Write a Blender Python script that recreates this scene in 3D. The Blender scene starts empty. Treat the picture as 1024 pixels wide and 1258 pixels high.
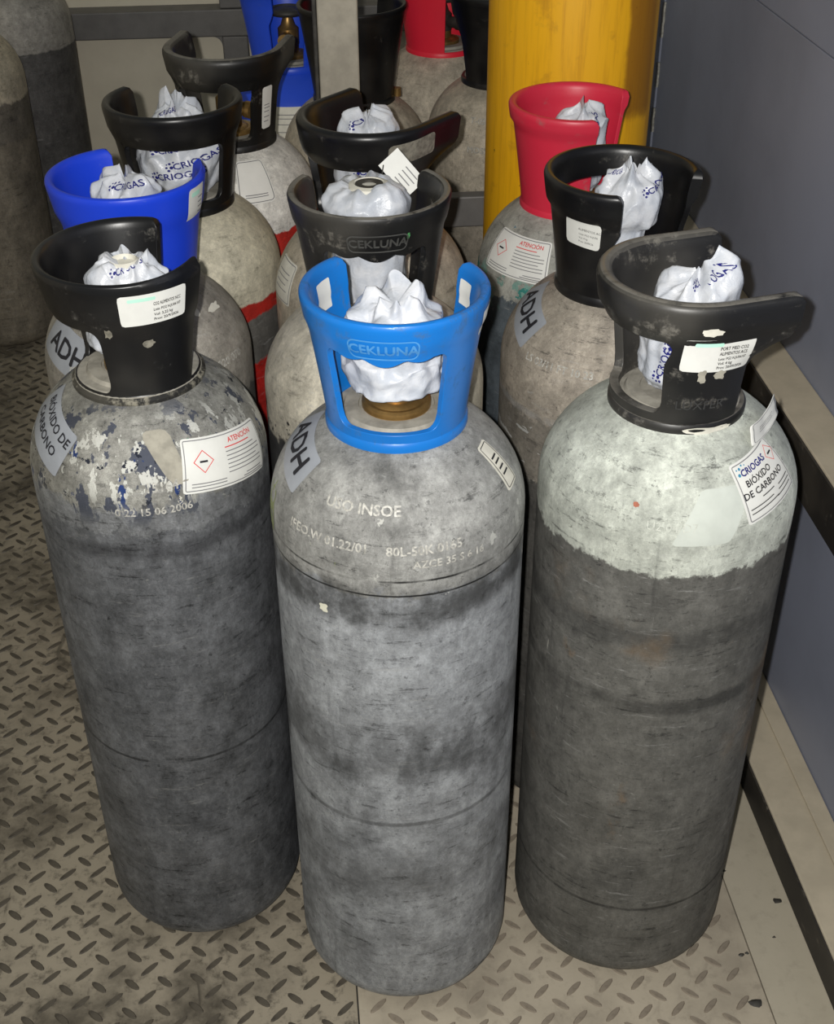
import bpy, bmesh, math, random
from math import sin, cos, pi, radians, sqrt, atan2, degrees, acos
from mathutils import Vector, Matrix, noise
from mathutils.bvhtree import BVHTree
random.seed(7)
SC = bpy.context.scene
COL = SC.collection

# ------------------------------------------------------------------ camera
YAW, PITCH, ROLL, CAM_H, FPX = 0.0945, radians(34.68), -0.0051, 1.2595, 1581.5
cam_data = bpy.data.cameras.new('camera')
cam_data.sensor_fit = 'HORIZONTAL'
cam_data.sensor_width = 36.0
cam_data.lens = 36.0 * FPX / 1024.0
cam_data.clip_start = 0.02
cam = bpy.data.objects.new('camera', cam_data)
COL.objects.link(cam)
CAM_M = Matrix.Translation((0, 0, CAM_H)) @ Matrix.Rotation(-YAW, 4, 'Z') @ Matrix.Rotation(pi / 2 - PITCH, 4, 'X') @ Matrix.Rotation(ROLL, 4, 'Z')
cam.matrix_world = CAM_M
SC.camera = cam

# ------------------------------------------------------------------ light
world = bpy.data.worlds.new('room_ambience')
world.use_nodes = True
world.node_tree.nodes['Background'].inputs[0].default_value = (0.95, 1.0, 0.93, 1)
world.node_tree.nodes['Background'].inputs[1].default_value = 0.17
SC.world = world
fl = bpy.data.lights.new('phone_flash', 'POINT')          # the phone's flash, just left of and above its lens
fl.energy = 57.0
fl.color = (1.0, 0.975, 0.93)
fl.shadow_soft_size = 0.006
flo = bpy.data.objects.new('phone_flash', fl)
flo.location = CAM_M @ Vector((-0.024, 0.012, 0.0))
COL.objects.link(flo)

SC.view_settings.view_transform = 'Standard'
SC.view_settings.look = 'None'
SC.view_settings.exposure = 0.32
SC.view_settings.gamma = 1.0
SC.view_settings.use_curve_mapping = False

# ------------------------------------------------------------------ material helpers
def S(r, g, b):
    f = lambda c: (c / 12.92 if c <= 0.04045 else ((c + 0.055) / 1.055) ** 2.4)
    return (f(r / 255), f(g / 255), f(b / 255), 1.0)

class NT:
    def __init__(s, name):
        s.m = bpy.data.materials.new(name); s.m.use_nodes = True
        s.t = s.m.node_tree; s.n = s.t.nodes; s.bs = s.n['Principled BSDF']
        s.tc = s.n.new('ShaderNodeTexCoord')
    def link(s, a, b): s.t.links.new(a, b)
    def put(s, sock, v):
        if isinstance(v, bpy.types.NodeSocket): s.link(v, sock)
        else: sock.default_value = v
    def math(s, op, a, b=0.0, clamp=False):
        n = s.n.new('ShaderNodeMath'); n.operation = op; n.use_clamp = clamp
        s.put(n.inputs[0], a); s.put(n.inputs[1], b); return n.outputs[0]
    def noise(s, scale, detail=4, rough=0.6, stretch=(1, 1, 1), loc=(0, 0, 0), dist=0.0):
        mp = s.n.new('ShaderNodeMapping'); mp.inputs['Scale'].default_value = stretch; mp.inputs['Location'].default_value = loc
        s.link(s.tc.outputs['Object'], mp.inputs[0])
        n = s.n.new('ShaderNodeTexNoise'); n.inputs['Scale'].default_value = scale; n.inputs['Detail'].default_value = detail
        n.inputs['Roughness'].default_value = rough; n.inputs['Distortion'].default_value = dist
        s.link(mp.outputs[0], n.inputs['Vector']); return n.outputs['Fac']
    def step(s, v, lo, hi):
        n = s.n.new('ShaderNodeMapRange'); n.interpolation_type = 'SMOOTHSTEP'
        s.put(n.inputs[0], v); s.put(n.inputs[1], lo); s.put(n.inputs[2], hi); return n.outputs[0]
    def mix(s, f, a, b, mode='MIX'):
        n = s.n.new('ShaderNodeMix'); n.data_type = 'RGBA'; n.blend_type = mode
        s.put(n.inputs[0], f); s.put(n.inputs[6], a); s.put(n.inputs[7], b); return n.outputs[2]
    def z(s, which=2):
        n = s.n.new('ShaderNodeSeparateXYZ'); s.link(s.tc.outputs['Object'], n.inputs[0]); return n.outputs[which]
    def ramp(s, v, stops, interp='LINEAR'):
        n = s.n.new('ShaderNodeValToRGB'); n.color_ramp.interpolation = interp
        e = n.color_ramp.elements
        while len(e) < len(stops): e.new(0.5)
        for k, (p, c) in zip(e, stops): k.position = p; k.color = c
        s.put(n.inputs[0], v); return n.outputs[0]
    def bump(s, h, strength=0.3, dist=0.002):
        n = s.n.new('ShaderNodeBump'); n.inputs['Strength'].default_value = strength; n.inputs['Distance'].default_value = dist
        s.link(h, n.inputs['Height']); s.link(n.outputs[0], s.bs.inputs['Normal'])
    def done(s, col, rough=0.5, metal=0.0, spec=0.5):
        s.put(s.bs.inputs['Base Color'], col); s.put(s.bs.inputs['Roughness'], rough)
        s.put(s.bs.inputs['Metallic'], metal); s.put(s.bs.inputs['Specular IOR Level'], spec)
        return s.m

def plain(name, col, rough=0.5, metal=0.0, spec=0.5, var=0.25, scale=40):
    t = NT(name)
    k = t.noise(scale, 5)
    d = tuple(c * (1 - var) for c in col[:3]) + (1,)
    l = tuple(min(1, c * (1 + var)) for c in col[:3]) + (1,)
    return t.done(t.mix(t.step(k, 0.3, 0.7), d, l), rough, metal, spec)

def plastic(name, col, scuff, rough=0.38, amount=0.62, seed=0, dust=None, top=0.0):
    t = NT(name)
    a = t.noise(22, 8, 0.7, (1, 1, 1.6), (seed, 0, 0))
    b = t.noise(140, 4, 0.7, (1, 1, 0.35), (0, seed, 0))
    w = t.math('MULTIPLY', t.step(a, amount, amount + 0.13), t.step(b, 0.42, 0.62))
    c = t.mix(t.math('MULTIPLY', w, 0.75), col, scuff)
    h = t.noise(9, 3, 0.5, (1, 1, 1), (0, 0, seed))
    c = t.mix(t.math('MULTIPLY', t.step(h, 0.45, 0.75), 0.22), c, dust or scuff)
    if top:
        ge = t.n.new('ShaderNodeNewGeometry'); sp = t.n.new('ShaderNodeSeparateXYZ'); t.link(ge.outputs['True Normal'], sp.inputs[0])
        c = t.mix(t.math('MULTIPLY', t.math('MULTIPLY', t.step(sp.outputs[2], 0.55, 0.9), t.step(a, 0.34, 0.52)), top), c, scuff)
    t.bump(b, 0.12, 0.0006)
    return t.done(c, t.math('ADD', t.math('MULTIPLY', w, 0.3), rough), 0, 0.45)

def cyl_mat(name, zones, edge=0.012, chips=(), seed=0.0, dark=0.5, metal=0.35, rough=0.42, rings=(), smear=0.55, zmax=0.8, mott=0.45, spec=0.4):
    """zones: [(z_top, colour)] from the floor up; chips: (colour, scale, threshold, zlo, zhi[, stretch])"""
    t = NT(name)
    z = t.z()
    n1 = t.noise(34, 9, 0.72, (1, 1, 0.9), (seed, 0, 0))
    zz = t.math('ADD', z, t.math('MULTIPLY', t.math('SUBTRACT', n1, 0.5), edge * 4))
    zn = t.math('DIVIDE', zz, zmax)
    stops = []
    for i, (zt, c) in enumerate(zones):
        lo = zones[i - 1][0] if i else 0.0
        stops.append((min(1, max(0, lo / zmax + 0.002)), c)); stops.append((min(1.0, zt / zmax), c))
    col = t.ramp(zn, stops)
    # mottled wear, short hatch marks around the girth, vertical streaks, blotchy grime
    mo = t.noise(26, 14, 0.86, (1, 1, 0.8), (seed, seed, 1))
    hs = t.noise(48, 6, 0.8, (0.42, 0.42, 3.4), (0, seed, 0))
    vs = t.noise(30, 6, 0.72, (2.0, 2.0, 0.14), (0, 0, seed))
    bl = t.noise(10, 8, 0.70, (1, 1, 0.7), (seed * 2, 0, 1))
    fi = t.noise(120, 5, 0.8, (1, 1, 1), (seed, seed, 0))
    dk = (0.014, 0.014, 0.015, 1)
    gm = t.ramp(mo, [(0.36, (1 - mott,) * 3 + (1,)), (0.50, (0.95, 0.95, 0.95, 1)), (0.64, (1 + mott * 1.1,) * 3 + (1,))])
    col = t.mix(1.0, col, gm, 'MULTIPLY')
    col = t.mix(t.math('MULTIPLY', t.step(bl, 0.48, 0.74), smear), col, dk)
    col = t.mix(t.math('MULTIPLY', t.math('MULTIPLY', t.step(hs, 0.57, 0.62), t.step(mo, 0.62, 0.42)), dark * 1.3), col, dk)
    col = t.mix(t.math('MULTIPLY', t.step(vs, 0.56, 0.78), dark * 0.9), col, dk)
    col = t.mix(t.math('MULTIPLY', t.step(fi, 0.59, 0.66), dark), col, dk)
    col = t.mix(t.math('MULTIPLY', t.step(fi, 0.38, 0.30), 0.30), col, (0.5, 0.5, 0.48, 1))
    col = t.mix(t.math('MULTIPLY', t.step(hs, 0.41, 0.33), 0.35), col, (0.45, 0.45, 0.44, 1))
    sc = t.noise(34, 4, 0.6, (7.0, 7.0, 0.5), (seed, 3, 0), 2.0)
    col = t.mix(t.math('MULTIPLY', t.math('MULTIPLY', t.step(sc, 0.70, 0.74), t.step(bl, 0.44, 0.56)), 0.4), col, (0.45, 0.45, 0.43, 1))
    for (zc, hw, c, amt) in rings:                      # worn bands and seams around the girth
        wob = t.math('ADD', z, t.math('MULTIPLY', t.math('SUBTRACT', bl, 0.5), hw * 2.2))
        d = t.math('ABSOLUTE', t.math('SUBTRACT', wob, zc))
        f = t.math('MULTIPLY', t.step(d, hw, hw * 0.25), t.step(t.noise(13, 7, 0.7, (1, 1, .8), (zc * 90, seed, 0)), 0.32, 0.56))
        col = t.mix(t.math('MULTIPLY', f, amt), col, c)
    for k, ch in enumerate(chips):
        c, sca, th, zl, zh = ch[:5]
        st = ch[5] if len(ch) > 5 else (1, 1, 1)
        n = t.noise(sca, 6, 0.62, st, (seed + 3.1 * k, 1.7 * k, 0.6 * k))
        so = ch[6] if len(ch) > 6 else 0.015
        f = t.math('MULTIPLY', t.math('MULTIPLY', t.step(n, th, th + so), ch[7] if len(ch) > 7 else 1.0), t.math('MULTIPLY', t.step(z, zl - 0.012, zl + 0.012), t.step(z, zh + 0.01, zh - 0.01)))
        col = t.mix(f, col, c)
    t.bump(t.math('ADD', t.math('MULTIPLY', mo, 2.0), t.math('ADD', t.math('MULTIPLY', hs, 0.5), t.math('MULTIPLY', fi, 0.7))), 0.5, 0.0020)
    ro = t.math('ADD', t.math('MULTIPLY', t.step(bl, 0.35, 0.7), 0.22), rough)
    return t.done(col, ro, metal, spec)

# ------------------------------------------------------------------ mesh helpers
def mesh(name, v, f, mat, parent=None, smooth=True, bevel=0.0, angle=35, solid=0.0):
    me = bpy.data.meshes.new(name)
    me.from_pydata([tuple(p) for p in v], [], f)
    me.validate()
    bm = bmesh.new(); bm.from_mesh(me); bmesh.ops.recalc_face_normals(bm, faces=bm.faces) if not solid else None
    bm.to_mesh(me); bm.free()
    if smooth:
        me.polygons.foreach_set('use_smooth', [True] * len(me.polygons))
        me.set_sharp_from_angle(angle=radians(angle))
    me.materials.append(mat)
    o = bpy.data.objects.new(name, me); COL.objects.link(o)
    if parent is not None: o.parent = parent
    if bevel:
        b = o.modifiers.new('bevel', 'BEVEL'); b.width = bevel; b.segments = 2; b.limit_method = 'ANGLE'; b.angle_limit = radians(40)
    if solid:
        b = o.modifiers.new('solid', 'SOLIDIFY'); b.thickness = solid; b.offset = 1
    return o

def lathe(prof, n=48, cap0=True, cap1=True, a0=0.0):
    v, f = [], []
    for r, z in prof:
        for i in range(n):
            a = a0 + 2 * pi * i / n; v.append((r * cos(a), r * sin(a), z))
    m = len(prof)
    for j in range(m - 1):
        for i in range(n):
            k = (i + 1) % n
            f.append((j * n + i, j * n + k, (j + 1) * n + k, (j + 1) * n + i))
    if cap0: f.append(tuple(range(n))[::-1])
    if cap1: f.append(tuple(range((m - 1) * n, m * n)))
    return v, f

def box(x0, x1, y0, y1, z0, z1):
    v = [(x, y, z) for z in (z0, z1) for y in (y0, y1) for x in (x0, x1)]
    return v, [(0, 2, 3, 1), (4, 5, 7, 6), (0, 1, 5, 4), (2, 6, 7, 3), (0, 4, 6, 2), (1, 3, 7, 5)]

def merge(*parts):
    V, Fc = [], []
    for v, f in parts:
        o = len(V); V += list(v); Fc += [tuple(i + o for i in q) for q in f]
    return V, Fc

def tube(path, r, n=8):
    v, f = [], []
    m = len(path)
    for j, p in enumerate(path):
        p = Vector(p)
        d = (Vector(path[min(j + 1, m - 1)]) - Vector(path[max(j - 1, 0)])).normalized()
        u = d.orthogonal().normalized(); w = d.cross(u)
        for i in range(n):
            a = 2 * pi * i / n; v.append(p + u * (r * cos(a)) + w * (r * sin(a)))
    for j in range(m - 1):
        for i in range(n):
            k = (i + 1) % n; f.append((j * n + i, j * n + k, (j + 1) * n + k, (j + 1) * n + i))
    f.append(tuple(range(n))[::-1]); f.append(tuple(range((m - 1) * n, m * n)))
    return v, f

def xform(vf, M): return [M @ Vector(p) for p in vf[0]], vf[1]

def empty(name, loc, label, cat, group=None):
    o = bpy.data.objects.new(name, None); COL.objects.link(o); o.location = loc
    o.empty_display_size = 0.05
    o['label'] = label; o['category'] = cat
    if group: o['group'] = group
    return o

_txt = {}
def text2d(s, size):
    """flat glyph mesh of a string, centred, finely cut so that it can be laid on curved surfaces"""
    key = (s, size)
    if key in _txt: return _txt[key]
    cu = bpy.data.curves.new('t', 'FONT'); cu.body = s; cu.size = size; cu.align_x = 'CENTER'; cu.align_y = 'CENTER'; cu.resolution_u = 2
    ob = bpy.data.objects.new('t', cu); COL.objects.link(ob)
    dg = bpy.context.evaluated_depsgraph_get(); dg.update()
    me = bpy.data.meshes.new_from_object(ob.evaluated_get(dg))
    bm = bmesh.new(); bm.from_mesh(me); bmesh.ops.triangulate(bm, faces=bm.faces)
    for _ in range(3):
        es = [e for e in bm.edges if e.calc_length() > 0.007]
        if not es: break
        bmesh.ops.subdivide_edges(bm, edges=es, cuts=1)
        bmesh.ops.triangulate(bm, faces=bm.faces)
    bm.verts.index_update()
    r = ([(v.co.x, v.co.y) for v in bm.verts], [tuple(v.index for v in fa.verts) for fa in bm.faces])
    bm.free(); bpy.data.objects.remove(ob); bpy.data.curves.remove(cu); bpy.data.meshes.remove(me)
    _txt[key] = r
    return r

def bold(p2, f2, w):
    """thicken glyphs by laying slightly shifted copies over each other"""
    V, Fc = [], []
    for dx, dy in ((0, 0), (w, 0), (-w, 0), (0, w), (0, -w)):
        o = len(V); V += [(x + dx, y + dy) for x, y in p2]; Fc += [tuple(i + o for i in q) for q in f2]
    return V, Fc

def rot2(p, a):
    c, s = cos(a), sin(a); return [(x * c - y * s, x * s + y * c) for x, y in p]

def lay(p2, mp, du=0.0, dv=0.0, rot=0.0, off=0.0):
    return [mp(x + du, y + dv, off) for x, y in (rot2(p2, rot) if rot else p2)]

def patch2(w, h, r=0.004, nu=12, nv=8):
    p, f = [], []
    for j in range(nv + 1):
        # rows are packed towards the corners
        t = j / nv; v = -h / 2 + h * (0.5 - 0.5 * cos(pi * t))
        d = h / 2 - abs(v)
        hw = w / 2 - (r - sqrt(max(0, r * r - (r - d) ** 2)) if d < r else 0)
        for i in range(nu + 1): p.append((-hw + 2 * hw * i / nu, v))
    for j in range(nv):
        for i in range(nu):
            a = j * (nu + 1) + i; f.append((a, a + 1, a + nu + 2, a + nu + 1))
    return p, f

def bars2(rows, h=0.0008):
    """rows of (u0, u1, v): thin printed lines"""
    p, f = [], []
    for u0, u1, v in rows:
        n = max(2, int(abs(u1 - u0) / 0.004))
        o = len(p)
        for i in range(n + 1):
            u = u0 + (u1 - u0) * i / n; p += [(u, v - h / 2), (u, v + h / 2)]
        for i in range(n): f.append((o + 2 * i, o + 2 * i + 2, o + 2 * i + 3, o + 2 * i + 1))
    return p, f

def frame2(w, h, t, r=0.004):
    """thin outline of a rounded rectangle"""
    def loop(w, h, r):
        q = []
        for cx, cy, a0 in ((w / 2 - r, h / 2 - r, 0), (-w / 2 + r, h / 2 - r, 90), (-w / 2 + r, -h / 2 + r, 180), (w / 2 - r, -h / 2 + r, 270)):
            for k in range(5): a = radians(a0 + 22.5 * k); q.append((cx + r * cos(a), cy + r * sin(a)))
        out = []
        for i, p in enumerate(q):
            n = q[(i + 1) % len(q)]; m = max(1, int(sqrt((p[0] - n[0]) ** 2 + (p[1] - n[1]) ** 2) / 0.004))
            m = 8 if m > 1 else 1
            out += [(p[0] + (n[0] - p[0]) * k / m, p[1] + (n[1] - p[1]) * k / m) for k in range(m)]
        return out
    a = loop(w, h, r); b = loop(w - 2 * t, h - 2 * t, max(0.0005, r - t))
    n = len(a)
    return a + b, [(i, (i + 1) % n, n + (i + 1) % n, n + i) for i in range(n)]

def diamond2(s, t):
    o = [(s, 0), (0, s), (-s, 0), (0, -s)]; i = [(s - t, 0), (0, s - t), (-s + t, 0), (0, -s + t)]
    return o + i, [(k, (k + 1) % 4, 4 + (k + 1) % 4, 4 + k) for k in range(4)]

def dots2(lst):
    p, f = [], []
    for x, y, r in lst:
        o = len(p); p += [(x + r * cos(k * pi / 5), y + r * sin(k * pi / 5)) for k in range(10)]
        f.append(tuple(range(o, o + 10)))
    return p, f

# ------------------------------------------------------------------ materials
M_BLACK = plastic('black_plastic', S(15, 15, 17), S(105, 102, 96), 0.34, 0.60, 0.0)
M_BLACK2 = plastic('dusty_black_plastic', S(17, 17, 18), S(125, 121, 113), 0.42, 0.54, 4.0, None, 0.6)
M_BLUE = plastic('azure_blue_plastic', S(14, 108, 190), S(60, 95, 135), 0.35, 0.50, 2.0, S(40, 80, 130))
M_BLUE2 = plastic('deep_blue_plastic', S(24, 62, 205), S(90, 120, 200), 0.38, 0.62, 3.0, S(30, 60, 150))
M_RED = plastic('red_plastic', S(205, 42, 66), S(160, 95, 95), 0.42, 0.58, 5.0, S(150, 60, 70))
M_PAPER = plain('label_paper', S(214, 214, 209), 0.45, 0, 0.4, 0.03, 60)
M_PAPER_OLD = plain('old_label_paper', S(205, 202, 190), 0.6, 0, 0.3, 0.10, 60)
M_INK = plain('black_ink', S(38, 38, 42), 0.6, 0, 0.2, 0.05)
M_GREYINK = plain('grey_ink', S(120, 120, 122), 0.6, 0, 0.2, 0.05)
M_REDINK = plain('red_ink', S(205, 70, 70), 0.6, 0, 0.2, 0.05)
M_GREENINK = plain('faded_green_ink', S(176, 222, 204), 0.6, 0, 0.2, 0.05)
M_NAVY = plain('navy_print', S(32, 36, 110), 0.35, 0, 0.4, 0.05)
M_TEALINK = plain('teal_print', S(60, 130, 160), 0.35, 0, 0.4, 0.05)
M_BRASS = plain('tarnished_brass', S(160, 128, 78), 0.4, 0.75, 0.5, 0.25, 60)
M_DUSTY = plain('dusty_steel', S(150, 146, 136), 0.7, 0.1, 0.3, 0.22, 70)
M_DKMETAL = plain('dark_metal', S(62, 60, 56), 0.55, 0.3, 0.4, 0.3, 60)
M_LSTK = plain('bluish_label_film', S(146, 150, 157), 0.4, 0, 0.4, 0.06, 50)
M_STAMP = plain('bare_stamped_metal', S(170, 168, 161), 0.5, 0.0, 0.4, 0.35, 260)
M_TORN = plain('torn_paper', S(150, 146, 134), 0.75, 0, 0.2, 0.18, 90)
M_GLUE = plain('glue_residue', S(120, 116, 105), 0.7, 0, 0.3, 0.35, 160)

def wrap_mat():
    t = NT('white_plastic_film')
    a = t.noise(45, 5, 0.6)
    c = t.mix(t.step(a, 0.35, 0.7), S(182, 187, 196), S(204, 206, 211))
    t.bump(t.noise(85, 5, 0.65, (1, 1, 1), (0, 0, 0), 1.2), 0.35, 0.003)
    t.bs.inputs['Subsurface Weight'].default_value = 0.0
    return t.done(c, 0.3, 0, 0.5)
M_WRAP = wrap_mat()

# ------------------------------------------------------------------ gas cylinder pieces
RN = 0.060
def body_profile(R, H, dd=0.085, rb=0.04, n=14):
    p = [(R - rb - 0.012, 0.004), (R - rb, 0.0)]
    for k in range(1, 7): a = k / 6 * pi / 2; p.append((R - rb + rb * sin(a), rb - rb * cos(a)))
    am = acos(RN / R)
    for k in range(0, n + 1):
        a = am * k / n; p.append((R * cos(a), H - dd + dd * sin(a) / sin(am)))
    p.append((0.056, H + 0.0025))
    return p

class Rev:
    """maps flat (u, v) onto a body of revolution around (theta0, z0): u along the girth, v up the meridian"""
    def __init__(s, prof, th, z0):
        s.p = prof[2:]; s.L = [0.0]
        for a, b in zip(s.p, s.p[1:]): s.L.append(s.L[-1] + sqrt((a[0] - b[0]) ** 2 + (a[1] - b[1]) ** 2))
        s.th = radians(th)
        for i in range(len(s.p) - 1):
            if s.p[i + 1][1] >= z0:
                t = (z0 - s.p[i][1]) / max(1e-9, s.p[i + 1][1] - s.p[i][1]); s.s0 = s.L[i] + t * (s.L[i + 1] - s.L[i]); break
        s.r0 = s.at(s.s0)[0]
    def at(s, q):
        q = min(max(q, 0), s.L[-1] - 1e-6)
        for i in range(len(s.L) - 1):
            if s.L[i + 1] >= q:
                t = (q - s.L[i]) / (s.L[i + 1] - s.L[i]); a, b = s.p[i], s.p[i + 1]
                d = (b[0] - a[0], b[1] - a[1]); l = sqrt(d[0] ** 2 + d[1] ** 2)
                return a[0] + d[0] * t, a[1] + d[1] * t, d[1] / l, -d[0] / l
    def __call__(s, u, v, off=0.0):
        r, z, nr, nz = s.at(s.s0 + v); th = s.th + u / s.r0
        r += nr * off; return ((r * cos(th), r * sin(th), z + nz * off))

class Collar:
    """plastic valve guard: base ring, plates, one window on the closed side, open on the other, thick rim.
    alpha = direction of the opening, degrees"""
    def __init__(s, H, alpha, half=45, half_low=None, rt=0.078, rb=0.059, ht=0.128, win=45, wl=0.028, wh=0.082, arm=0.0,
                 band=0.04, lip=0.0035, th=0.0045, wavy=False, rise=0.0, lean=(0, 0), capr=0.006):
        s.__dict__.update(locals()); s.z0 = H - 0.006; s.half_low = half if half_low is None else half_low
    def op(s, q):                                       # half opening at relative height q 0..1
        t = min(1, max(0, (q - 0.52) / 0.17)); t = t * t * (3 - 2 * t)
        return s.half_low + (s.half - s.half_low) * t
    def point(s, ang, z, side=1, off=0.0):
        """ang: world direction (deg); z above the base; side 1 = outer skin, 0 = inner skin"""
        q = z / s.ht
        r = s.rb + (s.rt - s.rb) * (0.25 * q + 0.75 * q ** 1.25 if q > 0 else 0)
        zl = s.ht - s.band
        t = min(1, max(0, (z - zl) / 0.008)); t = t * t * (3 - 2 * t)
        e = max(0, (z - (s.ht - s.capr)) / s.capr); e = min(e, 1)
        rnd = 1 - sqrt(max(0, 1 - e * e))
        out = s.lip * t
        half_t = (s.th + out) / 2
        if side: r = r + out - half_t * rnd + off
        else: r = r - s.th - 0.0015 * t + half_t * rnd - off
        phi = (ang - s.alpha + 180) % 360 - 180         # -180..180 from the opening
        x, y = r * cos(radians(phi)), r * sin(radians(phi))
        if s.arm and abs(phi) < 90:
            k = (90 - abs(phi)) / (90 - s.half)
            w = min(1, max(0, (q - 0.46) / 0.26)); w = w * w * (3 - 2 * w)
            sx, sy = s.arm * k, (r if phi > 0 else -r)
            x, y = x + (sx - x) * w, y + (sy - y) * w
        a = radians(s.alpha)
        px, py = x * cos(a) - y * sin(a), x * sin(a) + y * cos(a)
        return (px + s.lean[0] * q, py + s.lean[1] * q, s.z0 + z)
    def mapper(s, ang, z, side=1):
        p = s.point(ang, z, side); r0 = sqrt(p[0] ** 2 + p[1] ** 2)
        sg = 1 if side else -1
        return lambda u, v, off=0.0: s.point(ang + sg * degrees(u / r0), z + v, side, off)
    def flat_mapper(s, ang, z):
        p0 = Vector(s.point(ang, z)); T_ = (Vector(s.point(ang + 1, z)) - Vector(s.point(ang - 1, z))).normalized()
        def mp(u, v, off=0.0):
            lo, hi = ang - 75, ang + 75
            for _ in range(26):
                m = (lo + hi) / 2
                if (Vector(s.point(m, z + v)) - p0).dot(T_) < u: lo = m
                else: hi = m
            return s.point(m, z + v, 1, off)
        return mp
    def build(s, mat, parent):
        cr, ri = 9.0, 0.012
        cols = []
        N = 110
        ws = [180 - s.win, 180 + s.win] if s.win else []
        for i in range(N + 1): cols.append(('f', i / N))
        h0 = s.half
        A = sorted(set([i / N for i in range(N + 1)] + [(w - h0) / (360 - 2 * h0) for w in ws]))
        wa = [(w - h0) / (360 - 2 * h0) for w in ws]
        kl, km, ku = 4, 5, 9
        def wlohi(a):
            ph = h0 + a * (360 - 2 * h0); d = s.win - abs(ph - 180)
            lo, hi = s.wl, s.wh
            if d < 0: return lo + ri, hi - ri
            if d < cr:
                k = 1 - sqrt(max(0, 1 - (1 - d / cr) ** 2)); lo += ri * k; hi -= ri * k
            if s.wavy:
                u = (ph - 180) / s.win
                hi -= 0.011 * max(0, 1 - abs(u) ** 2.0) - 0.0055 * (1 - abs(cos(2.5 * pi * u / 1.6))) if abs(u) < 0.8 else 0.004 * (1 - abs(u)) / 0.2
            return lo, hi
        V, Fc = [], []; idx = {}
        R = kl + km + ku
        for i, a in enumerate(A):
            lo, hi = wlohi(a) if s.win else (s.wl, s.wh)
            tip = max(abs(a - 0.5) * 2 - 0.55, 0) / 0.45
            e_ = min(a, 1 - a) * (360 - 2 * h0) * 0.0175 * s.rt
            rd = 0.007 if e_ >= 0.010 else 0.007 * sqrt(max(0, 1 - (1 - e_ / 0.010) ** 2))
            top = s.ht - 0.007 + rd + s.rise * (tip ** 2 if a > 0.5 or s.rise < 0 else 0)
            zs = [lo * k / kl for k in range(kl)] + [lo + (hi - lo) * k / km for k in range(km)]
            zs += [hi + (top - hi) * (1 - (1 - k / ku) ** 1.7) for k in range(ku + 1)]
            for j, z in enumerate(zs):
                o = s.op(z / s.ht); ang = s.alpha + o + a * (360 - 2 * o)
                zc = z if z <= s.ht else s.ht
                for side in (0, 1):
                    p = s.point(ang, zc - (top - s.ht if False else 0), side)
                    V.append((p[0], p[1], p[2] + (z - zc))); idx[(i, j, side)] = len(V) - 1
        n = len(A)
        def present(i, j):
            if i < 0 or j < 0 or i >= n - 1 or j >= R: return False
            if s.win and kl <= j < kl + km:
                m = (A[i] + A[i + 1]) / 2
                if wa[0] < m < wa[1]: return False
            return True
        for i in range(n - 1):
            for j in range(R):
                if not present(i, j): continue
                q = [(i, j), (i + 1, j), (i + 1, j + 1), (i, j + 1)]
                Fc.append(tuple(idx[(a, b, 1)] for a, b in q)); Fc.append(tuple(idx[(a, b, 0)] for a, b in reversed(q)))
                for (a, b), nb in (((0, 1), (i, j - 1)), ((1, 2), (i + 1, j)), ((2, 3), (i, j + 1)), ((3, 0), (i - 1, j))):
                    if not present(*nb):
                        Fc.append((idx[q[a] + (1,)], idx[q[a] + (0,)], idx[q[b] + (0,)], idx[q[b] + (1,)]))
        # closed foot ring
        t = s.th
        ring = lathe([(s.rb - t - 0.006, 0), (s.rb + 0.0012, 0), (s.rb + 0.0028, 0.003), (s.rb + 0.0028, 0.011), (s.rb + 0.001, 0.014), (s.rb - t - 0.003, 0.014), (s.rb - t - 0.006, 0.010), (s.rb - t - 0.006, 0)], 56, False, False)
        ring = ([(p[0], p[1], p[2] + s.z0) for p in ring[0]], ring[1])
        V, Fc = merge((V, Fc), ring)
        return mesh('valve_guard', V, Fc, mat, parent, True, 0.0011, 38)

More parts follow.
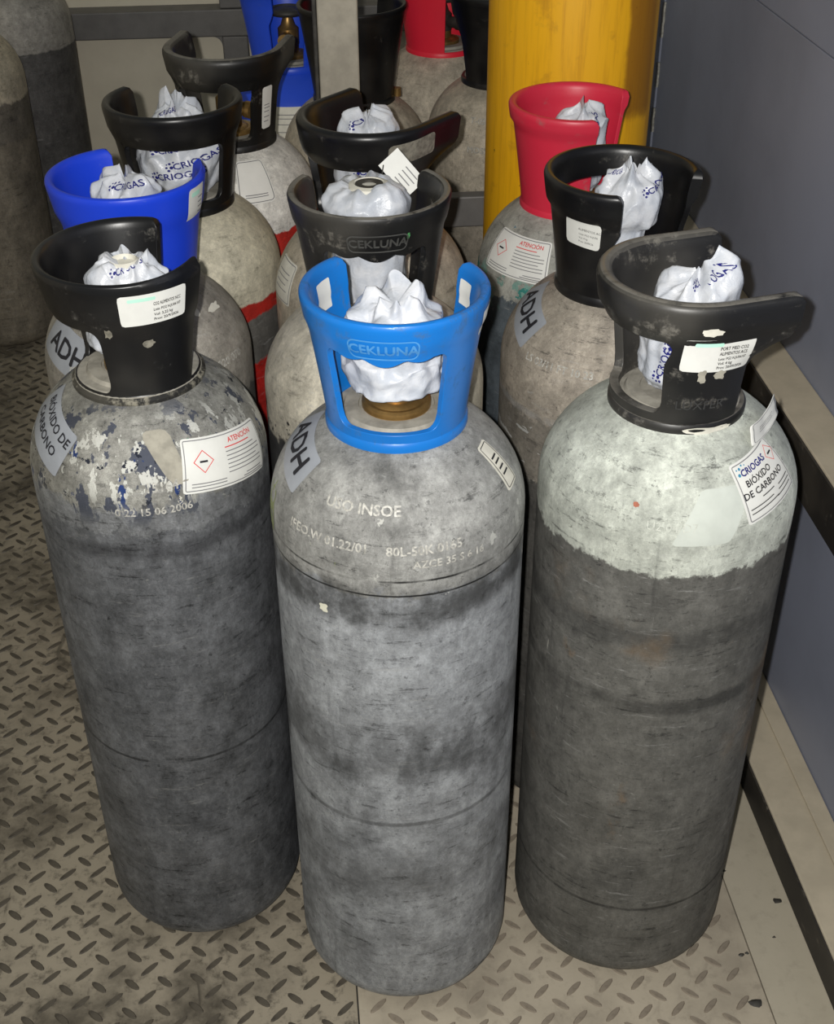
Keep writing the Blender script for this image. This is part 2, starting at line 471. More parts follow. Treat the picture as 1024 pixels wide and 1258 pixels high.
def wrap_mesh(zlo, zhi, r, seed, peaks=(), lean=(0, 0), pinch=0.75, open_top=0.0, rough=1.0, prof=None):
    """crumpled plastic film tied over a valve"""
    n, m = 96, 52
    V, Fc = [], []
    for j in range(m + 1):
        t = j / m
        pr = prof or [(0, pinch), (0.12, 0.95), (0.35, 1.0), (0.6, 0.92), (0.78, 0.85), (0.9, 0.62), (1.0, 0.12 + open_top)]
        for (t0, p0), (t1, p1) in zip(pr, pr[1:]):
            if t0 <= t <= t1:
                k = (t - t0) / (t1 - t0); k = k * k * (3 - 2 * k); w = p0 + (p1 - p0) * k; break
        for i in range(n):
            a = 2 * pi * i / n
            c = Vector((cos(a), sin(a), 0))
            q = Vector((c.x * 1.6, c.y * 1.6, t * 3.2)) + Vector((seed, seed * 1.7, seed * 0.3))
            f1 = noise.voronoi(q * 1.05)[0]; f2 = noise.voronoi(q * 2.3 + Vector((3, 7, 5)))[0]
            fold = (0.85 - f1[0]) * 0.9 + (0.85 - f2[0]) * 0.35
            pleat = abs(noise.noise(Vector((c.x * 3.4, c.y * 3.4, t * 0.8 + seed * 2)))) * (0.15 + 0.5 * abs(t - 0.5))
            rr = r * w * (1.16 - (0.34 * fold + 0.28 * pleat) * rough)
            z = zlo + (zhi - zlo) * t
            z += (noise.noise(q * 1.5 + Vector((9, 9, 9))) * 0.014 + (f1[0] - 0.5) * 0.012) * min(1, t * 2.5) * rough
            x, y = rr * c.x + lean[0] * t, rr * c.y + lean[1] * t
            for ang, z_at, h, spread in peaks:
                d = ((degrees(a) - ang + 180) % 360 - 180) / spread
                k = math.exp(-d * d) * math.exp(-((t - z_at) / 0.22) ** 2)
                x += c.x * h * k * 0.4; y += c.y * h * k * 0.4; z += h * k * 0.8
            V.append((x, y, z))
    for j in range(m):
        for i in range(n):
            k = (i + 1) % n; Fc.append((j * n + i, j * n + k, (j + 1) * n + k, (j + 1) * n + i))
    c = len(V); top = V[m * n:(m + 1) * n]
    V.append((sum(p[0] for p in top) / n, sum(p[1] for p in top) / n, min(p[2] for p in top) - 0.002 - 0.012 * open_top))
    for i in range(n): Fc.append((m * n + i, m * n + (i + 1) % n, c))
    Fc.append(tuple(range(n))[::-1])
    return V, Fc

def wrap_prints(vf, parent, spots, seed=1):
    """navy lettering printed on the film: laid onto the crumpled surface"""
    bvh = BVHTree.FromPolygons([Vector(p) for p in vf[0]], vf[1])
    for k, (ang, z, size, rot) in enumerate(spots):
        p2, f2 = text2d('CRIOGAS', size)
        p2, f2 = bold(p2, f2, size * 0.02)
        x0 = -size * 2.25
        d2 = dots2([(x0, 0, size * .18), (x0 - size * .45, size * .05, size * .12), (x0 - size * .1, size * .45, size * .14), (x0 + size * .3, size * .55, size * .1), (x0 - size * .4, size * .4, size * .08), (x0 - size * .3, -size * .3, size * .14)])
        P, Q = merge((p2, f2), d2)
        P = rot2(P, radians(rot))
        V = []; ok = [True] * len(P)
        for i, (u, v) in enumerate(P):
            a = radians(ang) + u / 0.036
            dr = Vector((cos(a), sin(a), 0.35)).normalized()
            o = Vector((0, 0, z + v)) + dr * 0.3
            h = bvh.ray_cast(o, -dr, 0.3)
            if h[0] is None: ok[i] = False; V.append((0, 0, 0))
            else: V.append(h[0] + dr * 0.0007)
        F2 = [q for q in Q if all(ok[i] for i in q) and max((Vector(V[q[0]]) - Vector(V[i])).length for i in q) < 0.009]
        if F2:
            used = sorted({i for q in F2 for i in q}); mp = {b: a for a, b in enumerate(used)}
            mesh('printed_lettering', [V[i] for i in used], [tuple(mp[i] for i in q) for q in F2], M_NAVY, parent, False)

def handwheel_valve(parent, H, mat=None, dx=0.0):
    mat = mat or M_BRASS
    b = lathe([(0.013, H), (0.013, H + 0.018), (0.017, H + 0.02), (0.017, H + 0.045), (0.012, H + 0.05), (0.008, H + 0.062), (0.008, H + 0.075)], 20)
    vv = mesh('valve', b[0], b[1], mat, parent, True, 0, 30)
    ou = lathe([(0.009, 0.012), (0.009, 0.03), (0.011, 0.031), (0.011, 0.043), (0.004, 0.043)], 16)
    M = Matrix.Translation((0, 0, H + 0.034)) @ Matrix.Rotation(radians(-40 + dx), 4, 'Z') @ Matrix.Rotation(pi / 2, 4, 'Y')
    ou = xform(ou, M); mesh('valve_outlet', ou[0], ou[1], mat, vv, True, 0, 30)
    pr = [(0.026 + 0.0 * a, 0) for a in range(1)]
    w = []
    for k in range(13): a = 2 * pi * k / 12; w.append((0.026 + 0.005 * cos(a), H + 0.072 + 0.005 * sin(a)))
    ring = lathe(w, 28, False, False)
    hub = lathe([(0.004, H + 0.066), (0.024, H + 0.069), (0.024, H + 0.074), (0.004, H + 0.079)], 20)
    hw = merge(ring, hub)
    mesh('handwheel', hw[0], hw[1], M_DKMETAL, vv, True, 0, 30)
    return vv

def neck(parent, H, brass=True, mat=None):
    v, f = lathe([(0.0575, H - 0.002), (0.0575, H + 0.006), (0.054, H + 0.009), (0.047, H + 0.0095), (0.045, H + 0.013), (0.033, H + 0.0135), (0.0325, H + 0.012), (0.010, H + 0.012)], 48)
    mesh('neck_ring', v, f, mat or M_DUSTY, parent, True, 0, 30)
    if brass:
        v, f = lathe([(0.030, H + 0.012), (0.030, H + 0.017), (0.0275, H + 0.0185), (0.024, H + 0.018), (0.021, H + 0.020), (0.016, H + 0.0205), (0.016, H + 0.034), (0.005, H + 0.034)], 36)
        mesh('valve_flange', v, f, M_BRASS, parent, True, 0, 30)

def body(parent, R, H, mat, dd=0.085, rb=0.04):
    pr = body_profile(R, H, dd, rb)
    v, f = lathe(pr, 72)
    mesh('body', v, f, mat, parent, True, 0, 50)
    return pr

def sticker(parent, mp, w, h, r=0.003, mat=None, rot=0.0, off=0.0004, name='label_sticker', nu=14, nv=8):
    p, f = patch2(w, h, r, nu, nv)
    v = lay(p, mp, rot=rot, off=off)
    return mesh(name, v, f, mat or M_PAPER, parent, True, 0, 60)

def printed(parent, mp, shapes, mat, off=0.0009, rot=0.0, name='printing'):
    P, Q = merge(*shapes)
    return mesh(name, lay(P, mp, rot=rot, off=off), Q, mat, parent, False)

def T(s, size, x, y, b=0.0, rot=0.0):
    p, f = text2d(s, size)
    if b: p, f = bold(p, f, size * b)
    if rot: p = rot2(p, rot)
    return [(a + x, c + y) for a, c in p], f

def TL(s, size, x, y, b=0.0):                            # left aligned
    p, f = text2d(s, size); m = min(q[0] for q in p)
    if b: p, f = bold(p, f, size * b)
    return [(a - m + x, c + y) for a, c in p], f

def batch_sticker(parent, mp, lines, w=0.056, h=0.028, rot=0.0):
    s = sticker(parent, mp, w, h, 0.003, rot=rot)
    k = w / 0.056
    sh = []
    for i, (t, sz, y) in enumerate(lines):
        p, f = TL(t, sz * k, 0, 0, 0.02); wd = max(q[0] for q in p); fit = min(1.0, 0.0235 * k / wd)
        sh.append(([(a * fit - 0.001 * k, c + y * k) for a, c in p], f))
    printed(s, mp, sh, M_INK, rot=rot)
    p, f = patch2(0.022 * k, 0.003 * k, 0.0008, 6, 2)
    printed(s, mp, [([(x - 0.010 * k, y + 0.0095 * k) for x, y in p], f)], M_GREENINK, rot=rot, name='faded_heading')
    return s

def stamp(parent, pr, s, th, z, size, tilt=0.0, mat=None, b=0.02):
    mp = Rev(pr, th, z)
    p, f = text2d(s, size); p, f = bold(p, f, size * b) if b else (p, f)
    mesh('stamped_lettering', lay(p, mp, rot=radians(tilt), off=0.0005), f, mat or M_STAMP, parent, False)

def blob_scrap(parent, mp, w, h, seed, mat=None, name='torn_label_scrap', off=0.0005):
    n = 18; p = [(0, 0)]
    for i in range(n):
        a = 2 * pi * i / n; k = 0.75 + 0.5 * noise.noise(Vector((cos(a) * 1.6 + seed, sin(a) * 1.6, seed)))
        c, s_ = cos(a), sin(a); m = max(abs(c), abs(s_)) ** 0.7
        p.append((w / 2 * k * c / m, h / 2 * k * s_ / m))
    f = [(0, i, i % n + 1) for i in range(1, n + 1)]
    return mesh(name, lay(p, mp, off=off), f, mat or M_TORN, parent, True, 0, 60)

ADH = 'ADH'
def adh_label(parent, pr, th, z, size=0.03, w=0.10, h=0.042, tilt=0):
    mp = Rev(pr, th, z)
    s = sticker(parent, mp, w, h, 0.002, M_LSTK, name='lettered_label', rot=radians(tilt))
    printed(s, mp, [T(ADH, size, 0, 0, 0.025)], M_INK, name='lettering', rot=radians(tilt))

def hazard_label(parent, pr, th, z, w=0.10, h=0.055, tilt=0.0, left=True):
    mp = Rev(pr, th, z)
    a = radians(tilt)
    s = sticker(parent, mp, w, h, 0.003, rot=a, nu=24, nv=10)
    printed(s, mp, [frame2(w - 0.004, h - 0.004, 0.0009, 0.002)], M_GREYINK, rot=a, name='border')
    x0 = -w * 0.29
    d, df = diamond2(0.0105, 0.0011)
    printed(s, mp, [([(x + x0, y + 0.003) for x, y in d], df)], M_REDINK, rot=a, name='hazard_diamond')
    printed(s, mp, [bars2([(x0 - 0.004, x0 + 0.004, 0.003)], 0.0018)], M_INK, rot=a, name='hazard_pictogram')
    printed(s, mp, [T('ATENCIÓN', 0.0068, w * 0.19, h * 0.33, 0.02), bars2([(-w * 0.04, w * 0.3, h * 0.22)], 0.0010)], M_REDINK, rot=a, name='red_heading')
    rows = []
    for k in range(6):
        v = h * 0.14 - k * h * 0.075
        rows.append((-w * 0.04, w * (0.43 if k % 3 else 0.36), v))
    rows += [(-w * 0.42, -w * 0.07, -h * 0.33), (-w * 0.42, -w * 0.07, -h * 0.385), (w * 0.18, w * 0.42, -h * 0.36), (w * 0.14, w * 0.42, -h * 0.41)]
    printed(s, mp, [bars2(rows, 0.0009)], M_GREYINK, rot=a, name='small_print')
    return s

# ------------------------------------------------------------------ the setting
def struct(name, vf, mat, parent=None, bevel=0.0):
    o = mesh(name, vf[0], vf[1], mat, parent, False, bevel)
    if parent is None: o['kind'] = 'structure'
    return o

def floor_mat(name, base, dirt, amt, seed):
    t = NT(name)
    a = t.noise(6.5, 8, 0.65, (1, 1, 1), (seed, 0, 0))
    b = t.noise(55, 6, 0.7, (1, 1, 1), (0, seed, 0))
    c = t.noise(22, 5, 0.6, (1.3, 0.6, 1), (0, seed, 2), 0.8)
    col = t.mix(t.math('MULTIPLY', t.step(a, 0.42, 0.70), amt), base, dirt)
    col = t.mix(t.math('MULTIPLY', t.step(b, 0.50, 0.70), amt * 0.8), col, dirt)
    col = t.mix(t.math('MULTIPLY', t.step(c, 0.60, 0.72), amt * 0.7), col, dirt)
    t.bump(b, 0.15, 0.001)
    return t.done(col, 0.6, 0.15, 0.4)
M_FLOOR_L = floor_mat('worn_floor_plate', S(152, 143, 126), S(46, 41, 34), 0.85, 1.0)
M_FLOOR_R = floor_mat('beige_floor_plate', S(176, 166, 148), S(112, 104, 92), 0.42, 5.0)
M_FLOOR_P = floor_mat('plain_beige_plate', S(176, 168, 150), S(120, 112, 98), 0.22, 8.0)
M_LUG_L = floor_mat('dark_worn_lug', S(86, 80, 70), S(46, 42, 37), 0.6, 2.0)
M_LUG_R = floor_mat('dusty_lug', S(134, 124, 110), S(84, 76, 66), 0.5, 3.0)

floor = struct('floor', box(-1.6, 0.64, 0.3, 3.2, -0.03, -0.006), M_DKMETAL)
SEAM_L, SEAM_R = 0.0135, 0.466
struct('checker_plate', box(-1.6, SEAM_L - 0.0008, 0.3, 3.2, -0.006, 0.0), M_FLOOR_L, floor, 0.0006)
struct('checker_plate', box(SEAM_L + 0.0008, SEAM_R - 0.0007, 0.3, 3.2, -0.006, 0.0), M_FLOOR_R, floor, 0.0006)
struct('plain_plate', box(SEAM_R + 0.0007, 0.64, 0.3, 3.2, -0.006, -0.0002), M_FLOOR_P, floor, 0.0006)

# tread lugs
LS = 0.0365; OX, OY = -0.4020, 1.1164
def lug_mesh():
    L, Wd, h = 0.0125, 0.0036, 0.0016
    V, Fc = [], []
    n = 10
    for sc, z in ((1.0, 0.0), (0.72, h)):
        for i in range(n):
            a = 2 * pi * i / n
            x = cos(a) * L * (sc if z == 0 else 0.88); y = sin(a) * Wd * sc * (1.0 if abs(cos(a)) < 0.9 else 0.8)
            V.append((x, y, z))
    for i in range(n): Fc.append((i, (i + 1) % n, n + (i + 1) % n, n + i))
    Fc.append(tuple(range(n, 2 * n)))
    return V, Fc
LUGV, LUGF = lug_mesh()
CYLS = [(.0742, .9655), (-.155, 1.0696), (.3256, .9781), (-.168, 1.294), (.0688, 1.197), (.3228, 1.2176), (.32, 1.4425), (-.1383, 1.519), (.0821, 1.4285), (-.0848, 1.740)]
CAMI = CAM_M.inverted()
def px_of(p):
    q = CAMI @ Vector(p); return (512 + FPX * q.x / -q.z, 629 - FPX * q.y / -q.z)
def seen(x, y):
    u, v = px_of((x, y, 0))
    if not (-12 < u < 1036 and -12 < v < 1270): return False
    for cx, cy in CYLS:
        if sqrt((x - cx) ** 2 + (y - cy) ** 2) < 0.085: return False
        l = sqrt(x * x + y * y); d = abs(cx * y - cy * x) / l; t = (cx * x + cy * y) / l
        if d < 0.105 and t < l and CAM_H * (1 - t / l) < 0.66: return False
    return True
lugs = []
for c in range(-34, 26):
    for r in range(-58, 16):
        for hf in (0, 1):
            x = OX + LS * (c + hf * 0.5); y = OY - LS * (r + hf * 0.5)
            if x > SEAM_R - 0.02 or abs(x - SEAM_L) < 0.011 or y < 0.7 or y > 3.0 or x < -1.0: continue
            right = x > SEAM_L
            lugs.append((sqrt(x * x + y * y + CAM_H ** 2), x, y, hf, right, seen(x, y)))
lugs.sort()
near, rest = [], []
for l in lugs:
    (near if l[5] and len(near) < 300 else rest).append(l)
LM = {}
for right in (False, True):
    me = bpy.data.meshes.new('tread_lug'); me.from_pydata(LUGV, [], LUGF)
    me.materials.append(M_LUG_R if right else M_LUG_L)
    me.polygons.foreach_set('use_smooth', [True] * len(me.polygons)); me.set_sharp_from_angle(angle=radians(45)); LM[right] = me
for d, x, y, hf, right, _ in near:
    o = bpy.data.objects.new('tread_lug', LM[right]); COL.objects.link(o); o.parent = floor
    o.location = (x, y, 0.0); o.rotation_euler = (0, 0, radians(-42 if hf else 42)); o.scale = (0.9 if hf else 1.0, 1.12 if hf else 1.0, 1.0)
for right in (False, True):
    V, Fc = [], []
    for d, x, y, hf, rt, _ in rest:
        if rt != right: continue
        a = radians(-42 if hf else 42); o = len(V)
        V += [(x + p[0] * cos(a) - p[1] * sin(a), y + p[0] * sin(a) + p[1] * cos(a), p[2]) for p in LUGV]
        Fc += [tuple(i + o for i in q) for q in LUGF]
    o = mesh('tread_lugs', V, Fc, LM[right].materials[0], floor, True, 0, 45); o['kind'] = 'stuff'

# right wall: painted steel panels, two rails
def wall_mat(name, c, c2, seed):
    t = NT(name)
    a = t.noise(4.5, 6, 0.6, (1, 1, 1), (seed, 0, 0)); b = t.noise(70, 5, 0.7, (1, 0.5, 1.5), (0, seed, 0)); d = t.noise(17, 6, 0.65, (1, 2.4, 0.7), (3, seed, 1))
    col = t.mix(t.math('MULTIPLY', t.step(a, 0.35, 0.7), 0.55), c, c2)
    col = t.mix(t.math('MULTIPLY', t.math('MULTIPLY', t.step(d, 0.64, 0.74), t.step(b, 0.46, 0.6)), 0.4), col, S(165, 165, 160))
    t.bump(t.noise(30, 4), 0.06, 0.001)
    return t.done(col, 0.45, 0.0, 0.4)
M_WALL = wall_mat('grey_blue_wall_paint', S(142, 147, 164), S(122, 127, 141), 1.0)
M_WALL_UP = wall_mat('upper_wall_paint', S(140, 146, 164), S(126, 132, 148), 2.0)
M_BEIGE = plain('beige_rail_paint', S(176, 166, 146), 0.5, 0, 0.4, 0.08, 25)
M_RUB = plastic('black_rub_strip', S(38, 35, 32), S(105, 98, 86), 0.6, 0.55, 9.0)
WX = 0.607
wall = struct('wall_right', box(WX + 0.012, WX + 0.06, 0.3, 3.2, 0.0, 1.9), M_DKMETAL)
for z0, z1, m, dx in ((0.0, 0.45, M_WALL, 0.0), (0.45, 0.853, M_WALL, 0.0), (0.856, 1.9, M_WALL_UP, -0.003)):
    struct('wall_panel', box(WX + dx, WX + 0.012, 0.3, 2.12, z0, z1), m, wall, 0.0012)
post = struct('trim_1', box(WX - 0.022, WX + 0.012, 2.121, 2.19, 0.0, 1.9), M_WALL, None, 0.002)
M_WELD = plain('weld_bead', S(150, 148, 140), 0.5, 0.3, 0.5, 0.3, 200)
for (za, zb) in ((0.70, 0.755), (0.62, 0.66), (0.545, 0.585), (0.78, 0.80)):
    pts = [(WX - 0.001 - 0.002 * random.random(), 2.117, za + (zb - za) * k / 6) for k in range(7)]
    v, f = tube(pts, 0.0028, 6)
    mesh('weld_bead', v, f, M_WELD, post, True)
r1 = struct('trim_2', box(0.5365, WX - 0.0005, 0.3, 2.115, 0.0, 0.049), M_BEIGE, None, 0.002)
struct('rub_strip', box(0.5335, 0.5364, 0.3, 2.115, 0.001, 0.0475), M_RUB, r1, 0.0008)
struct('raised_edge', box(0.583, WX - 0.001, 0.3, 2.115, 0.0491, 0.0525), M_BEIGE, r1, 0.001)
r2 = struct('trim_3', box(0.553, WX - 0.0005, 0.3, 2.115, 0.43, 0.496), M_BEIGE, None, 0.002)
struct('rub_strip', box(0.550, 0.5529, 0.3, 2.115, 0.431, 0.4945), M_RUB, r2, 0.0008)

# back wall with its dark steel frame
M_BACK = wall_mat('pale_back_wall', S(222, 214, 194), S(196, 188, 170), 6.0)
M_FRAME = plain('dark_grey_frame', S(112, 110, 108), 0.5, 0.2, 0.4, 0.12, 20)
struct('wall_back', box(-1.6, 0.62, 3.10, 3.16, 0.0, 1.9), M_BACK)
struct('wall_left', box(-1.66, -1.6, 0.3, 3.16, 0.0, 1.9), M_BACK)
fr = empty('wall_frame', (0, 3.06, 0), 'dark grey steel frame with a long rail and upright on the pale back wall', 'frame')
yb = 0.0
def fpart(name, vf): mesh(name, vf[0], vf[1], M_FRAME, fr, False, 0.003)
fpart('rail', box(-1.0, 0.5, -0.02, 0.04, 0.487, 0.546))
fpart('upright', box(-0.150, -0.092, -0.016, 0.04, 0.0, 0.486))
fpart('upright', box(-0.150, -0.092, -0.016, 0.04, 0.547, 1.1))
for sx in (-1, 1):                                        # rounded gussets in the corners under the rail
    x = -0.150 if sx < 0 else -0.092
    pts = [(x, 0.4865)] + [(x + sx * 0.022 * (1 - sin(k * pi / 12)), 0.4865 - 0.022 * (1 - cos(k * pi / 12))) for k in range(7)]
    n = len(pts)
    V = [(p[0], -0.015, p[1]) for p in pts] + [(p[0], 0.03, p[1]) for p in pts]
    Fc = [tuple(range(n)), tuple(range(2 * n - 1, n - 1, -1))] + [(i, (i + 1) % n, n + (i + 1) % n, n + i) for i in range(n)]
    mesh('gusset', V, Fc, M_FRAME, fr, False)

# rack that holds the rear cylinders back: one post, one rail
M_POST = plain('galvanised_post', S(168, 162, 148), 0.5, 0.25, 0.4, 0.12, 45)
rk = empty('cylinder_rack', (0.068, 1.845, 0), 'grey galvanised square post with a dark cross rail in front of the rear cylinders', 'rack')
v, f = box(-0.028, 0.028, -0.015, 0.015, 0.0, 1.15); mesh('post', v, f, M_POST, rk, False, 0.002)
v, f = box(-0.034, -0.0285, -0.010, 0.013, 0.0, 1.15); mesh('edge_strip', v, f, M_DKMETAL, rk, False, 0.001)
v, f = box(0.029, 0.46, -0.012, 0.012, 0.505, 0.552); mesh('cross_rail', v, f, M_FRAME, rk, False, 0.002)
v, f = box(-0.06, 0.06, -0.015, 0.015, -0.0, 0.006); mesh('base_plate', v, f, M_POST, rk, False, 0.001)

# ------------------------------------------------------------------ the gas cylinders
GRP = 'valve guard gas cylinders'
def gas_cylinder(x, y, label, rz=0.0):
    return empty('gas_cylinder', (x, y, 0), label, 'gas cylinder')

# ---- front centre: grey body, azure guard
t = gas_cylinder(.0742, .9655, 'grey gas cylinder with a bright azure blue valve guard, front centre')
H = 0.692
mt = cyl_mat('grey_paint_cylinder', [(0.30, S(150, 153, 157)), (0.58, S(156, 159, 163)), (0.8, S(156, 156, 153))], 0.02, seed=1.0, dark=0.5, metal=0.35, rough=0.52, smear=0.6, mott=0.5,
             rings=[(0.566, 0.030, (0.03, 0.03, 0.03, 1), 0.80), (0.597, 0.0016, (0.008, 0.008, 0.008, 1), 1.0), (0.582, 0.0014, (0.008, 0.008, 0.008, 1), 1.0), (0.40, 0.05, (0.03, 0.03, 0.03, 1), 0.60), (0.30, 0.004, (0.02, 0.02, 0.02, 1), 0.5), (0.22, 0.05, (0.04, 0.04, 0.04, 1), 0.4)],
             chips=[((0.50, 0.50, 0.47, 1), 30, 0.66, 0.55, 0.66), ((0.30, 0.36, 0.13, 1), 6, 0.66, 0.59, 0.66)])
pr = body(t, 0.115, H, mt); neck(t, H)
co = Collar(H, 78, 44, rt=.0775, win=43, wl=0.022, wh=0.101, wavy=True, band=0.03, lip=0.002, th=0.0058, ht=0.130)
g = co.build(M_BLUE, t)
mp = co.mapper(-102, 0.107)
emb = plain('blue_emboss_edge', S(70, 135, 195), 0.4, 0, 0.5, 0.1)
printed(g, mp, [T('CEKLUNA', 0.0125, 0, 0, 0.03), frame2(0.058, 0.0185, 0.0013, 0.006)], emb, 0.0007, name='embossed_lettering')
sticker(g, co.mapper(-22, 0.108), 0.014, 0.024, 0.001, rot=0.15)
blob_scrap(g, co.mapper(-17, 0.119), 0.008, 0.012, 3, M_PAPER_OLD)
sticker(g, co.mapper(150, 0.106, 0), 0.022, 0.026, 0.001)
sticker(g, co.mapper(22, 0.106, 0), 0.018, 0.022, 0.001)
w = wrap_mesh(H + 0.030, H + 0.114, 0.041, 3.3, peaks=((80, .95, 0.010, 50), (10, .9, 0.006, 30)), pinch=0.62, rough=0.8,
              prof=[(0, .62), (.08, .95), (.3, 1.0), (.45, .98), (.62, 1.0), (.78, .9), (.88, .6), (.93, .55), (1, .42)])
wr = mesh('plastic_wrap', w[0], w[1], M_WRAP, t, True, 0, 70)
adh_label(t, pr, -175, 0.672, 0.029, 0.080, 0.040, -16)
mp = Rev(pr, -27, 0.664); s_ = sticker(t, mp, 0.020, 0.048, 0.002, M_PAPER_OLD, rot=0.1)
printed(s_, mp, [frame2(0.016, 0.044, 0.0008, 0.002), bars2([(-.005, .005, .008), (-.005, .005, .003), (-.005, .004, -.003), (-.005, .005, -.009)], .0018)], M_INK, rot=0.1)
stamp(t, pr, 'USO INSOE', -112, 0.658, 0.013); stamp(t, pr, 'IFEO.W 01.22/01', -128, 0.628, 0.0115, 0); stamp(t, pr, '80L-50K 0165', -83, 0.627, 0.0115); stamp(t, pr, 'AZCE 35 S 6 16', -72, 0.614, 0.010)

blob_scrap(t, Rev(pr, -129, 0.556), 0.013, 0.010, 4, plain('cream_chip', S(190, 188, 172), 0.6), 'paint_chip')
blob_scrap(t, Rev(pr, -172, 0.618), 0.030, 0.060, 7, plain('lime_smear', S(138, 146, 104), 0.6, 0, 0.3, 0.2, 120), 'lime_smear', 0.0003)

# ---- front left: dark worn body, flaking shoulder, black guard
t = gas_cylinder(-.155, 1.0696, 'dark worn gas cylinder with flaking blue shoulder paint and black valve guard, front left')
H = 0.690
mt = cyl_mat('flaking_shoulder_cylinder', [(0.585, S(114, 116, 120)), (0.612, S(140, 142, 145)), (0.8, S(156, 155, 149))], 0.014, seed=2.0, dark=0.55, metal=0.65, rough=0.48, smear=0.55, mott=0.60,
             rings=[(0.30, 0.0025, (0.012, 0.012, 0.012, 1), 0.7), (0.565, 0.012, (0.03, 0.03, 0.035, 1), 0.5)],
             chips=[(S(84, 88, 100), 30, 0.55, 0.60, 0.69, (1.6, 1.6, .8)), (S(206, 206, 200), 42, 0.565, 0.618, 0.68, (1.5, 1.5, .6)), (S(46, 66, 116), 40, 0.62, 0.612, 0.668, (1.3, 1.3, .7)), (S(40, 44, 56), 52, 0.63, 0.612, 0.68), (S(58, 122, 96), 40, 0.665, 0.63, 0.675), (S(224, 221, 208), 52, 0.655, 0.61, 0.645)])
pr = body(t, 0.1115, H, mt)
v, f = lathe([(0.050, H - 0.004), (0.058, H - 0.006), (0.0605, H - 0.003), (0.0605, H + 0.003), (0.057, H + 0.006), (0.050, H + 0.005)], 56, False, False)
mesh('foot_flange', v, f, plastic('grimy_black_flange', S(32, 31, 30), S(150, 145, 130), 0.5, 0.42, 8.0), t, True, 0, 40)
neck(t, H)
co = Collar(H, 21, 48, 49, rt=.0765, rb=.055, ht=.128, win=51, wl=0.014, wh=0.080, band=0.048, lip=0.0022, th=0.005, rise=0.009)
g = co.build(M_BLACK, t)
batch_sticker(g, co.mapper(-66, 0.103), [('CO2 ALIMENTOS NCC', 0.0042, 0.0040), ('Lote: PO2 N.JU06107', 0.0034, -0.0012), ('Vol: 3,22 kg', 0.0034, -0.0058), ('Prov: 20/9/2026', 0.0034, -0.0100)], 0.060, 0.030)
blob_scrap(g, co.mapper(-72, 0.067), 0.014, 0.008, 5, M_GLUE); blob_scrap(g, co.mapper(-100, 0.080), 0.008, 0.012, 8, M_GLUE)
w = wrap_mesh(H + 0.03, H + 0.114, 0.040, 5.1, lean=(0.003, 0.0), open_top=0.35, rough=0.8)
wr = mesh('plastic_wrap', w[0], w[1], M_WRAP, t, True, 0, 70)
wrap_prints(w, wr, [(-72, H + .106, 0.010, 12)])
v, f = lathe([(0.0135, H + .104), (0.0135, H + .1115), (0.0115, H + .113), (0.010, H + .109), (0.003, H + .108)], 28); mesh('valve_cap', v, f, M_PAPER_OLD, t, True, 0, 30)
hazard_label(t, pr, -41, 0.636, 0.100, 0.050, -11)
mp = Rev(pr, -74, 0.655); p, f = patch2(0.030, 0.052, 0.008, 8, 8); p = [(x * (0.5 + 9 * (y + .026)) - 0.3 * y, y) for x, y in p]
mesh('peeled_backing', lay(p, mp, off=0.0003), f, M_TORN, t, True)
mp = Rev(pr, -155, 0.662); q_ = radians(-20); s_ = sticker(t, mp, 0.085, 0.045, 0.002, M_LSTK, name='lettered_label', rot=q_)
printed(s_, mp, [T('BIÓXIDO DE', 0.0125, 0.004, 0.010, 0.02), T('CARBONO', 0.0125, 0.0, -0.006, 0.02)], M_INK, name='lettering', rot=q_)
stamp(t, pr, '15164', -79, 0.632, 0.012); stamp(t, pr, '0 22 15 06 2006', -84, 0.610, 0.0105)

# ---- front right: white shoulder, black guard with long arms
t = gas_cylinder(.3256, .9781, 'dark gas cylinder with white painted shoulder and black guard beside the right wall')
H = 0.686
mt = cyl_mat('white_shoulder_cylinder', [(0.576, S(106, 105, 101)), (0.8, S(200, 204, 194))], 0.011, seed=3.0, dark=0.5, metal=0.32, rough=0.52, smear=0.42, mott=0.42, spec=0.3,
             rings=[(0.13, 0.003, (0.015, 0.015, 0.015, 1), 0.7), (0.42, 0.012, (0.02, 0.02, 0.02, 1), 0.6), (0.50, 0.02, (0.03, 0.03, 0.03, 1), 0.5)],
             chips=[(S(150, 112, 66), 12, 0.60, 0.22, 0.5, (1, 1, .6), 0.14, 0.6), (S(78, 76, 72), 40, 0.66, 0.57, 0.612), (S(96, 94, 90), 60, 0.72, 0.6, 0.67), (S(140, 112, 78), 6, 0.56, 0.3, 0.56, (1, 1, 1), 0.2, 0.5), (S(160, 158, 150), 24, 0.70, 0.1, 0.5, (2, 2, .4))])
pr = body(t, 0.1185, H, mt); neck(t, H, False)
co = Collar(H, 12, 43, 60, rt=.0735, rb=.058, ht=.130, win=56, wl=0.022, wh=0.092, arm=0.066, band=0.035, lip=0.0055, th=0.0085, capr=0.009, lean=(0.0, 0.007))
g = co.build(M_BLACK2, t)
batch_sticker(g, co.flat_mapper(-79, 0.081), [('PORT MED CO2', 0.0040, 0.0058), ('ALIMENTOS ACS', 0.0040, 0.0014), ('Lote: PG2 N.JU06107', 0.0032, -0.0030), ('Vol: 4 kg', 0.0034, -0.0068), ('Prov: 20/09/2026', 0.0032, -0.0105)], 0.062, 0.031, -0.05)
printed(g, co.mapper(-88, 0.033), [T('LUXFER', 0.012, 0, 0, 0)], plain('worn_black_emboss', S(48, 48, 48), 0.5), 0.0008, name='embossed_lettering')
